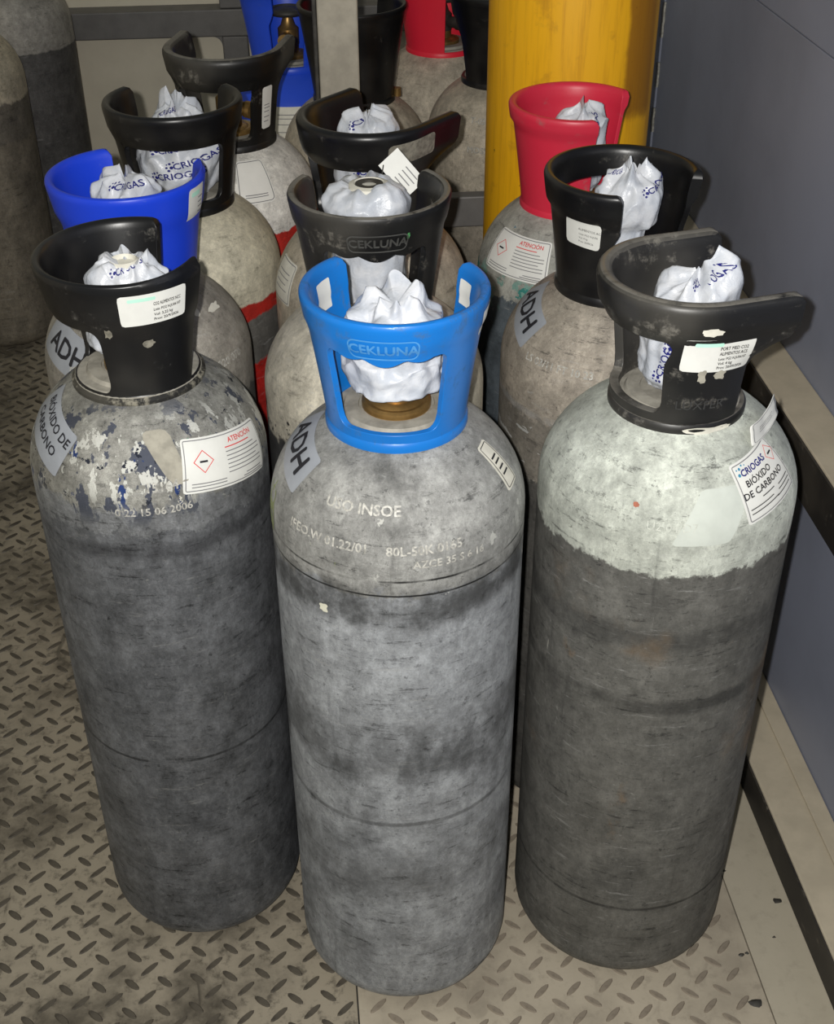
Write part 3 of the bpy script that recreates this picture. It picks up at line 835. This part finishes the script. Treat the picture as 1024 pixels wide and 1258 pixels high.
blob_scrap(g, co.mapper(-90, 0.107), 0.022, 0.009, 2, M_PAPER_OLD); blob_scrap(g, co.mapper(-90, 0.062), 0.010, 0.014, 4, M_TORN); blob_scrap(g, co.mapper(-76, 0.062), 0.012, 0.010, 6, M_TORN)
blob_scrap(g, co.mapper(-76, 0.0085), 0.052, 0.009, 9, M_PAPER_OLD, off=0.0034)
w = wrap_mesh(H + 0.02, H + 0.122, 0.037, 7.7, peaks=((-40, .95, 0.026, 55),), lean=(0.008, 0.004), rough=0.85)
wr = mesh('plastic_wrap', w[0], w[1], M_WRAP, t, True, 0, 70)
wrap_prints(w, wr, [(-62, H + .118, 0.009, 20), (-118, H + .075, 0.0095, 80), (-128, H + .045, 0.0095, 75)])
mp = Rev(pr, -53, 0.650); s_ = sticker(t, mp, 0.066, 0.056, 0.002, rot=radians(10), nu=18, nv=10)
printed(s_, mp, [frame2(0.062, 0.052, 0.0009, 0.002)], M_GREYINK, rot=radians(10), name='border')
printed(s_, mp, [T('CRIOGAS', 0.0085, -0.006, 0.0165, 0.03)], M_NAVY, rot=radians(10), name='lettering')
printed(s_, mp, [dots2([(-.026, .0165, .0016), (-.0235, .0215, .0014), (-.0195, .0235, .001), (-.027, .0215, .0008), (-.016, .0225, .0007)])], M_TEALINK, rot=radians(10), name='logo_dots')
printed(s_, mp, [T('BIÓXIDO', 0.0085, -0.006, 0.0065, 0.02), T('DE CARBONO', 0.0085, -0.003, -0.0030, 0.02), bars2([(-.012, .004, -.010), (-.028, .0, -.0155), (-.028, .006, -.0195), (.010, .028, -.012), (.008, .028, -.016), (.004, .027, -.020)], .0009)], M_INK, rot=radians(10), name='lettering')
d, df = diamond2(0.0085, 0.0008); printed(s_, mp, [([(x + .0225, y + .014) for x, y in d], df)], M_REDINK, rot=radians(10), name='hazard_diamond')
printed(s_, mp, [bars2([(.019, .026, .014)], .0016)], M_INK, rot=radians(10), name='hazard_pictogram')
# loose flap of the same label, curling away from the shoulder
mp = Rev(pr, -34, 0.676)
p, f = patch2(0.050, 0.040, 0.003, 12, 10)
v = [mp(x, y * 0.35, 0.002 + 0.012 * ((y + .02) / .04) ** 1.3 + 0.010 * max(0, x / .025)) for x, y in p]
fl_ = mesh('loose_label_flap', v, f, M_PAPER, t, True, 0, 70, 0.0004)
mp2 = lambda u, vv, off=0: mp(u, vv * 0.35, 0.0028 + 0.012 * ((vv + .02) / .04) ** 1.3 + 0.010 * max(0, u / .025) + off)
printed(fl_, mp2, [frame2(0.044, 0.034, 0.0009, 0.002), bars2([(-.012, .012, .006), (-.012, .010, .002), (-.012, .012, -.003)], .0009)], M_GREYINK, name='small_print')
mp = Rev(pr, -84, 0.633); p, f = patch2(0.050, 0.05, 0.004, 8, 8); p = [(x + 0.5 * y, y) for x, y in p]
mesh('clear_film_patch', lay(p, mp, off=0.0003), f, plain('pale_film', S(188, 193, 185), 0.35, 0, 0.4, 0.06), t, True)
stamp(t, pr, 'U2 04 D7', -103, 0.625, 0.011, 0, plain('white_stamp', S(188, 191, 182), 0.35, 0, 0.5, 0.15, 250), 0); stamp(t, pr, 'CO2 31', -150, 0.664, 0.011, 0, plain('white_stamp2', S(182, 185, 176), 0.4, 0, 0.5, 0.15, 250), 0)
mp = Rev(pr, -120, 0.640); blob_scrap(t, mp, 0.007, 0.006, 2, plain('rust_chip', S(150, 84, 60), 0.6), 'paint_chip'); 

# ---- second row, left: deep blue guard
t = gas_cylinder(-.173, 1.294, 'grey gas cylinder with a deep blue valve guard behind the front left one')
H = 0.680
mt = cyl_mat('dull_grey_cylinder', [(0.560, S(110, 108, 104)), (0.8, S(158, 153, 144))], 0.02, seed=4.0, dark=0.4, metal=0.3, smear=0.45)
pr = body(t, 0.112, H, mt); neck(t, H)
co = Collar(H, 64, 43, rt=.0785, ht=.128, win=52, wl=0.026, wh=0.080, band=0.042, lip=0.003, th=0.005, rise=0.004)
g = co.build(M_BLUE2, t)
mp = co.mapper(-24, 0.104); s_ = sticker(g, mp, 0.030, 0.036, 0.003)
p, f = patch2(0.016, 0.005, 0.001, 6, 2); printed(s_, mp, [([(x - 0.003, y + 0.011) for x, y in p], f)], M_GREENINK, name='faded_heading')
printed(s_, mp, [bars2([(.002, .012, .005), (.002, .011, .0), (.002, .012, -.005), (.002, .009, -.010)], .0012)], M_GREYINK, name='small_print')
w = wrap_mesh(H + 0.03, H + 0.116, 0.038, 9.4, peaks=((-30, .9, 0.012, 40), (170, .92, 0.006, 40)), rough=1.0)
wr = mesh('plastic_wrap', w[0], w[1], M_WRAP, t, True, 0, 70)
wrap_prints(w, wr, [(-88, H + .106, 0.010, 4)])
adh_label(t, pr, -139, 0.636, 0.030, 0.095, 0.046, -12)
stamp(t, pr, 'TE 020 070', -38, 0.615, 0.012); stamp(t, pr, 'M   FT', -125, 0.622, 0.011)
blob_scrap(t, Rev(pr, -42, 0.672), 0.018, 0.030, 3, M_PAPER_OLD); blob_scrap(t, Rev(pr, -22, 0.662), 0.026, 0.010, 6, M_PAPER_OLD)

# ---- second row, middle: dusty black guard
t = gas_cylinder(.0688, 1.197, 'cream shouldered gas cylinder with dusty black valve guard directly behind the azure one')
H = 0.687
mt = cyl_mat('cream_shoulder_cylinder', [(0.565, S(70, 70, 70)), (0.8, S(190, 184, 168))], 0.014, seed=5.0, dark=0.3, metal=0.12, smear=0.25,
             chips=[((0.03, 0.03, 0.03, 1), 36, 0.60, 0.56, 0.605), ((0.10, 0.10, 0.09, 1), 60, 0.69, 0.59, 0.67)])
pr = body(t, 0.115, H, mt); neck(t, H)
co = Collar(H, 91, 49, rt=.0785, win=44, wl=0.022, wh=0.094, wavy=True, band=0.03, lip=0.002, th=0.0062, ht=0.130)
g = co.build(M_BLACK2, t)
mp = co.mapper(-88, 0.103)
emb2 = plain('black_emboss_edge', S(70, 70, 68), 0.45, 0, 0.5, 0.1)
printed(g, mp, [T('CEKLUNA', 0.0125, 0, 0, 0.03), frame2(0.058, 0.0185, 0.0013, 0.006)], emb2, 0.0007, name='embossed_lettering')
blob_scrap(g, co.mapper(-66, 0.108), 0.004, 0.008, 5, plain('green_mark', S(80, 150, 90), 0.5), 'paint_mark')
dust = plain('settled_dust', S(160, 153, 138), 0.9, 0, 0.1, 0.15, 120)
w = wrap_mesh(H + 0.012, H + 0.128, 0.040, 11.2, lean=(-0.002, 0.004), open_top=0.5, rough=0.55,
              prof=[(0, .70), (.15, .82), (.4, .85), (.7, .9), (.85, .98), (.95, .85), (1, .55)])
wr = mesh('plastic_wrap', w[0], w[1], M_WRAP, t, True, 0, 70)
v, f = lathe([(0.020, H + .121), (0.020, H + .1275), (0.015, H + .129), (0.013, H + .126), (0.003, H + .126)], 28); mesh('valve_cap', v, f, M_PAPER_OLD, t, True, 0, 30)
v, f = lathe([(0.0135, H + .1265), (0.0135, H + .1285), (0.0075, H + .1285), (0.0075, H + .1265)], 24, False, False)
mesh('cap_seal', [(x, y, z) for x, y, z in v], f, M_DKMETAL, t, True)
# paper tag tied to the valve, propped against the rim
Mt = Matrix.Translation((0.036, 0.050, 0.806)) @ Matrix.Rotation(radians(4), 4, 'Z') @ Matrix.Rotation(radians(-24), 4, 'X') @ Matrix.Rotation(radians(52), 4, 'Y')
o2 = [(-.021, -.013), (.021, -.013), (.021, .003), (.012, .013), (-.021, .013)]
n = len(o2)
V = [Mt @ Vector((x, -.0003, y)) for x, y in o2] + [Mt @ Vector((x, .0003, y)) for x, y in o2]
tg = mesh('paper_tag', V, [tuple(range(n)), tuple(range(2 * n - 1, n - 1, -1))] + [(i, (i + 1) % n, n + (i + 1) % n, n + i) for i in range(n)], M_PAPER, t, False)
P, Q = bars2([(-.002, .015, .007), (-.002, .016, .002), (-.002, .014, -.003), (-.002, .016, -.008)], .0011)
mesh('small_print', [Mt @ Vector((x, -.0008, y)) for x, y in P], Q, M_GREYINK, tg, False)
v, f = tube([(0.004, 0.010, H + .10), (0.015, 0.04, H + .12), tuple(Mt @ Vector((-.018, -.001, -.009)))], 0.0006, 6)
mesh('tie_wire', v, f, M_DKMETAL, tg, True)

# ---- second row, right
t = gas_cylinder(.3228, 1.2176, 'brownish grey gas cylinder with black guard open to the front, second row right')
H = 0.690
mt = cyl_mat('brown_grey_cylinder', [(0.50, S(98, 96, 92)), (0.575, S(140, 134, 124)), (0.8, S(172, 163, 150))], 0.02, seed=6.0, dark=0.45, metal=0.35, smear=0.55,
             rings=[(0.575, 0.006, (0.40, 0.40, 0.40, 1), 0.5)],
             chips=[(S(196, 196, 192), 30, 0.64, 0.50, 0.60, (0.7, 0.7, 2.2))])
pr = body(t, 0.115, H, mt); neck(t, H)
co = Collar(H, -58, 45, 52, rt=.0755, ht=.128, win=50, wl=0.030, wh=0.098, band=0.034, lip=0.004, th=0.0055, capr=0.007)
g = co.build(M_BLACK, t)
mp = co.mapper(-135, 0.082); s_ = sticker(g, mp, 0.040, 0.028, 0.004, M_PAPER, rot=-0.06)
printed(s_, mp, [TL('ALIMENTOS ACS', 0.0034, -.004, .005), TL('Lote: PG2 N.JU06', 0.0028, -.003, .0), TL('Vol: 4 kg', 0.0028, -.003, -.004), TL('Prov: 20/09/26', 0.0028, -.003, -.008)], M_INK, rot=-0.06)
w = wrap_mesh(H + 0.012, H + 0.124, 0.031, 13.0, peaks=((-10, .85, 0.008, 40),), lean=(0.010, 0.0), rough=0.85,
              prof=[(0, .62), (.2, .66), (.45, .70), (.55, 1.0), (.75, 1.02), (.88, .85), (1, .3)])
wr = mesh('plastic_wrap', w[0], w[1], M_WRAP, t, True, 0, 70)
wrap_prints(w, wr, [(-25, H + .10, 0.009, 15), (-150, H + .118, 0.009, 10)])
adh_label(t, pr, -178, 0.666, 0.029, 0.078, 0.040, -22)
stamp(t, pr, 'LS 03/11 FT 10 23', -132, 0.636, 0.011); stamp(t, pr, 'SW N2', -104, 0.622, 0.011)

# ---- third row, right: red guard
t = gas_cylinder(.320, 1.4425, 'gas cylinder with raspberry red valve guard and teal flecked shoulder before the yellow cylinder')
H = 0.690
mt = cyl_mat('teal_flecked_cylinder', [(0.60, S(92, 100, 106)), (0.8, S(172, 172, 164))], 0.018, seed=7.0, dark=0.45, metal=0.3, smear=0.5,
             chips=[(S(52, 128, 120), 26, 0.58, 0.595, 0.66), (S(40, 112, 140), 24, 0.67, 0.63, 0.685), (S(214, 206, 190), 34, 0.68, 0.59, 0.64), (S(120, 156, 146), 50, 0.56, 0.59, 0.63)])
pr = body(t, 0.107, H, mt); neck(t, H)
co = Collar(H, -29, 52, 52, rt=.0735, rb=.056, ht=.128, win=0, band=0.024, lip=0.0035, th=0.005, capr=0.006)
co.build(M_RED, t)
w = wrap_mesh(H + 0.02, H + 0.118, 0.034, 15.5, peaks=((-40, .9, 0.008, 40),), lean=(0.008, -0.004), rough=1.0)
wr = mesh('plastic_wrap', w[0], w[1], M_WRAP, t, True, 0, 70)
wrap_prints(w, wr, [(-60, H + .085, 0.010, 70)])
hazard_label(t, pr, -140, 0.652, 0.088, 0.050, 0)

# ---- third row, left: black guard, cream shoulder over red
t = gas_cylinder(-.1383, 1.519, 'red gas cylinder with cream shoulder and black valve guard behind the deep blue guard')
H = 0.684
mt = cyl_mat('red_body_cream_shoulder', [(0.50, S(176, 36, 30)), (0.560, S(98, 96, 92)), (0.5785, S(170, 42, 34)), (0.8, S(196, 190, 170))], 0.006, seed=8.0, dark=0.3, metal=0.12, smear=0.28)
pr = body(t, 0.112, H, mt); neck(t, H)
co = Collar(H, 89, 46, rt=.078, ht=.130, win=54, wl=0.022, wh=0.090, band=0.038, lip=0.004, th=0.006, capr=0.007)
co.build(M_BLACK, t)
w = wrap_mesh(H + 0.012, H + 0.116, 0.047, 17.3, peaks=((100, .95, 0.018, 50), (-20, .45, 0.012, 40)), lean=(0.004, 0.0), rough=0.9,
              prof=[(0, .7), (.2, .98), (.45, 1.0), (.65, .85), (.8, .66), (.92, .5), (1, .25)])
wr = mesh('plastic_wrap', w[0], w[1], M_WRAP, t, True, 0, 70)
wrap_prints(w, wr, [(-60, H + .045, 0.0105, 12), (-85, H + .062, 0.0105, 10), (-55, H + .068, 0.0105, 14), (-85, H + .030, 0.0105, 8), (-105, H + .106, .009, 10)])

# ---- third row, middle: black guard with long arms
t = gas_cylinder(.0821, 1.4285, 'brown grey gas cylinder with long armed black guard in front of the galvanised post')
H = 0.687
mt = cyl_mat('tan_grey_cylinder', [(0.55, S(130, 124, 114)), (0.8, S(180, 170, 152))], 0.02, seed=9.0, dark=0.35, metal=0.2, smear=0.4)
pr = body(t, 0.115, H, mt); neck(t, H)
co = Collar(H, 47, 44, 58, rt=.0755, rb=.058, ht=.130, win=54, wl=0.022, wh=0.086, arm=0.068, band=0.042, lip=0.0055, th=0.0085, capr=0.009)
g = co.build(M_BLACK, t)
sticker(g, co.flat_mapper(-52, 0.106), 0.066, 0.024, 0.005, M_GLUE, 0.05, 0.0006, 'glue_residue')
w = wrap_mesh(H + 0.012, H + 0.122, 0.036, 19.0, peaks=((-160, .95, 0.014, 35), (20, .9, 0.008, 50)), rough=0.7)
wr = mesh('plastic_wrap', w[0], w[1], M_WRAP, t, True, 0, 70)
wrap_prints(w, wr, [(-96, H + .080, 0.013, 175), (-92, H + .040, 0.013, 8), (-75, H + .062, 0.011, 20), (-120, H + .125, .009, 70)])
mp = Rev(pr, -163, 0.630); s_ = sticker(t, mp, 0.05, 0.05, 0.003, M_PAPER_OLD)
printed(s_, mp, [frame2(0.046, 0.046, 0.001, 0.003), bars2([(-.016, .016, .01), (-.016, .016, .004), (-.016, .012, -.003), (-.016, .016, -.01)], .001)], M_GREYINK)

# ---- fourth row, left: black guard, pale shoulder with red band
t = gas_cylinder(-.0848, 1.740, 'pale shouldered red banded gas cylinder with rearmost long armed black guard below the wall frame')
H = 0.683
mt = cyl_mat('red_band_pale_shoulder', [(0.50, S(110, 104, 98)), (0.585, S(186, 46, 38)), (0.8, S(214, 212, 206))], 0.008, seed=10.0, dark=0.28, metal=0.1, smear=0.25)
pr = body(t, 0.112, H, mt); neck(t, H)
co = Collar(H, 75, 44, 58, rt=.0755, rb=.058, ht=.132, win=52, wl=0.022, wh=0.088, arm=0.064, band=0.040, lip=0.0055, th=0.0085, capr=0.009)
g = co.build(M_BLACK2, t)
mp = co.mapper(-38, 0.060); s_ = sticker(g, mp, 0.019, 0.056, 0.003)
printed(s_, mp, [bars2([(-.006, .004, .004), (-.006, .005, .0), (-.006, .004, -.005), (-.006, .005, -.012), (-.006, .003, -.018)], .0011)], M_GREYINK, name='small_print')
handwheel_valve(t, H + 0.012)
mp = Rev(pr, -72, 0.655); s_ = sticker(t, mp, 0.045, 0.06, 0.006, plain('white_film_label', S(222, 221, 216), 0.4, 0, 0.4, 0.03))
printed(s_, mp, [frame2(0.042, 0.056, 0.001, 0.005), bars2([(-.014, .014, -.018), (-.014, .014, -.021)], .001)], M_GREYINK)

# ---- rear: blue cylinder
t = gas_cylinder(0.0, 2.20, 'blue gas cylinder with blue guard and brass valve behind the left of the galvanised post')
H = 0.655
M_BLUEP = plastic('blue_cylinder_paint', S(34, 76, 210), S(90, 110, 170), 0.4, 0.6, 11.0, S(30, 60, 150))
pr = body(t, 0.115, H, M_BLUEP); neck(t, H)
co = Collar(H, -92, 16, 24, rt=.082, rb=.060, ht=.15, win=0, band=0.03, lip=0.003, th=0.005)
co.build(M_BLUEP, t); handwheel_valve(t, H + .012, dx=-60)
mp = Rev(pr, -88, 0.588); s_ = sticker(t, mp, 0.09, 0.055, 0.003, M_PAPER_OLD)
printed(s_, mp, [bars2([(-.03, .03, .015), (-.03, .02, .009), (-.03, .03, .0), (-.03, .01, -.012)], .0012)], M_GREYINK)

# ---- rear: black bucket guard, right of the post
M_TANR = cyl_mat('rear_grey_cylinder', [(0.54, S(150, 142, 128)), (0.8, S(190, 180, 162))], 0.02, seed=12.0, dark=0.3, metal=0.2, smear=0.3)
t = gas_cylinder(0.095, 1.985, 'gas cylinder with plain black bucket guard behind the right edge of the galvanised post')
H = 0.660
pr = body(t, 0.113, H, M_TANR); neck(t, H)
co = Collar(H, 95, 40, 45, rt=.081, rb=.060, ht=.145, win=0, band=0.012, lip=0.002, th=0.005)
co.build(M_BLACK, t); handwheel_valve(t, H + .012, M_DKMETAL)
v, f = lathe([(0.006, 0), (0.006, .012), (0.002, .012)], 12); v = [(p[0] + .065, p[1] - .012, p[2] + H + .004) for p in v]
mesh('guard_bolt', v, f, M_BRASS, t, True)

# ---- rear: red guard
t = gas_cylinder(0.255, 2.215, 'tan grey gas cylinder with bright red guard in the rear row')
H = 0.667
pr = body(t, 0.115, H, M_TANR); neck(t, H)
co = Collar(H, -45, 46, 46, rt=.080, rb=.057, ht=.15, win=0, band=0.02, lip=0.002, th=0.005)
co.build(plastic('bright_red_plastic', S(225, 36, 58), S(190, 90, 95), 0.45, 0.62, 6.0, S(190, 40, 55)), t)
handwheel_valve(t, H + .012, M_DKMETAL)

# ---- rear: black guard beside the yellow cylinder
t = gas_cylinder(0.322, 1.997, 'tan grey gas cylinder with black guard half hidden by the yellow cylinder')
H = 0.676
pr = body(t, 0.113, H, M_TANR); neck(t, H)
co = Collar(H, 140, 50, 60, rt=.080, rb=.058, ht=.14, win=30, wl=.02, wh=.08, band=0.04, lip=0.004, th=0.006)
co.build(M_BLACK, t); handwheel_valve(t, H + .012, M_DKMETAL)
stamp(t, pr, 'T-05EE2', -112, 0.640, 0.013); stamp(t, pr, 'MOSE01', -112, 0.600, 0.013)

# ---- tall yellow cylinder
t = gas_cylinder(.3675, 1.705, 'tall yellow gas cylinder standing in the corner by the right wall')
ty = NT('yellow_cylinder_paint')
a = ty.noise(60, 5, 0.7, (2.2, 2.2, 0.12)); b = ty.noise(24, 6, 0.65); c = ty.noise(95, 4, 0.7)
col = ty.mix(ty.math('MULTIPLY', ty.step(a, 0.45, 0.72), 0.55), S(232, 172, 22), S(190, 130, 16))
col = ty.mix(ty.math('MULTIPLY', ty.step(b, 0.58, 0.72), 0.4), col, S(172, 120, 28))
col = ty.mix(ty.step(c, 0.70, 0.73), col, S(70, 50, 24))
# brown stain with a shape of its own high on the right
zz = ty.z(2); xx = ty.z(0)
e = ty.math('MULTIPLY', ty.noise(18, 5), 0.05)
fz = ty.step(ty.math('ADD', zz, e), 0.745, 0.765)
fx = ty.math('MULTIPLY', ty.step(ty.math('ADD', xx, ty.math('MULTIPLY', e, 0.25)), 0.052, 0.060), ty.step(xx, 0.100, 0.090))
col = ty.mix(ty.math('MULTIPLY', ty.math('MULTIPLY', fz, fx), 0.72), col, S(112, 62, 16))
ty.bump(a, 0.1, 0.001)
M_YEL = ty.done(col, 0.4, 0.0, 0.5)
pr = body(t, 0.109, 1.30, M_YEL, 0.09)
v, f = lathe([(0.052, 1.298), (0.052, 1.32), (0.046, 1.33), (0.046, 1.40), (0.040, 1.43), (0.02, 1.445)], 36); mesh('valve_cap', v, f, M_YEL, t, True, 0, 30)

# ---- far left: two grey cylinders
M_FAR = cyl_mat('far_metal_cylinder', [(0.43, S(136, 128, 114)), (0.505, S(120, 114, 104)), (0.8, S(200, 190, 168))], 0.008, seed=13.0, dark=0.4, metal=0.35, smear=0.45, chips=[(S(220, 60, 80), 30, 0.74, 0.52, 0.56)])
M_FAR2 = cyl_mat('far_dark_cylinder', [(0.535, S(96, 94, 92)), (0.8, S(168, 164, 156))], 0.004, seed=14.0, dark=0.35, metal=0.25, smear=0.35)
t = gas_cylinder(-.630, 2.60, 'bare metal gas cylinder with dull cream shoulder at the far left edge')
pr = body(t, 0.115, 0.625, M_FAR, 0.095); neck(t, 0.625)
co = Collar(0.625, 150, 45, rt=.076, rb=.058, ht=.13, win=45, band=0.04, lip=0.004, th=0.006); co.build(M_BLACK, t); handwheel_valve(t, .637, M_DKMETAL)
t = gas_cylinder(-.565, 2.86, 'dark grey gas cylinder against the pale back wall, farthest left')
pr = body(t, 0.115, 0.665, M_FAR2, 0.10); neck(t, 0.665)
co = Collar(0.665, 100, 45, rt=.076, rb=.058, ht=.13, win=45, band=0.04, lip=0.004, th=0.006); co.build(M_BLACK, t); handwheel_valve(t, .677, M_DKMETAL)

# ---- bits of debris on the floor by the wall
for k, (x, y, s) in enumerate(((0.452, 0.823, 0.010), (0.520, 0.955, 0.007), (0.455, 0.885, 0.004), (0.462, 0.887, 0.003), (0.500, 0.905, 0.0025), (0.470, 1.005, 0.003), (0.405, 0.985, 0.003))):
    n = 9; V = [(0, 0, 0.0028)] + [(s * (0.6 + 0.5 * random.random()) * cos(2 * pi * i / n), s * 0.7 * (0.6 + 0.5 * random.random()) * sin(2 * pi * i / n), 0.0) for i in range(n)]
    o = mesh('dirt_crumb', V, [(0, i, i % n + 1) for i in range(1, n + 1)] + [tuple(range(n, 0, -1))], M_DKMETAL, None, True)
    o.location = (x, y, 0.0001)
    o['label'] = ['largest black crumb of dirt by the plate seam, bottom right', 'flat black crumb of dirt beside the black rub strip at the wall'][k] if k < 2 else 'tiny black crumb of dirt on the beige floor near the plate seam'
    o['category'] = 'dirt'; o['group'] = 'dirt crumbs on the floor'
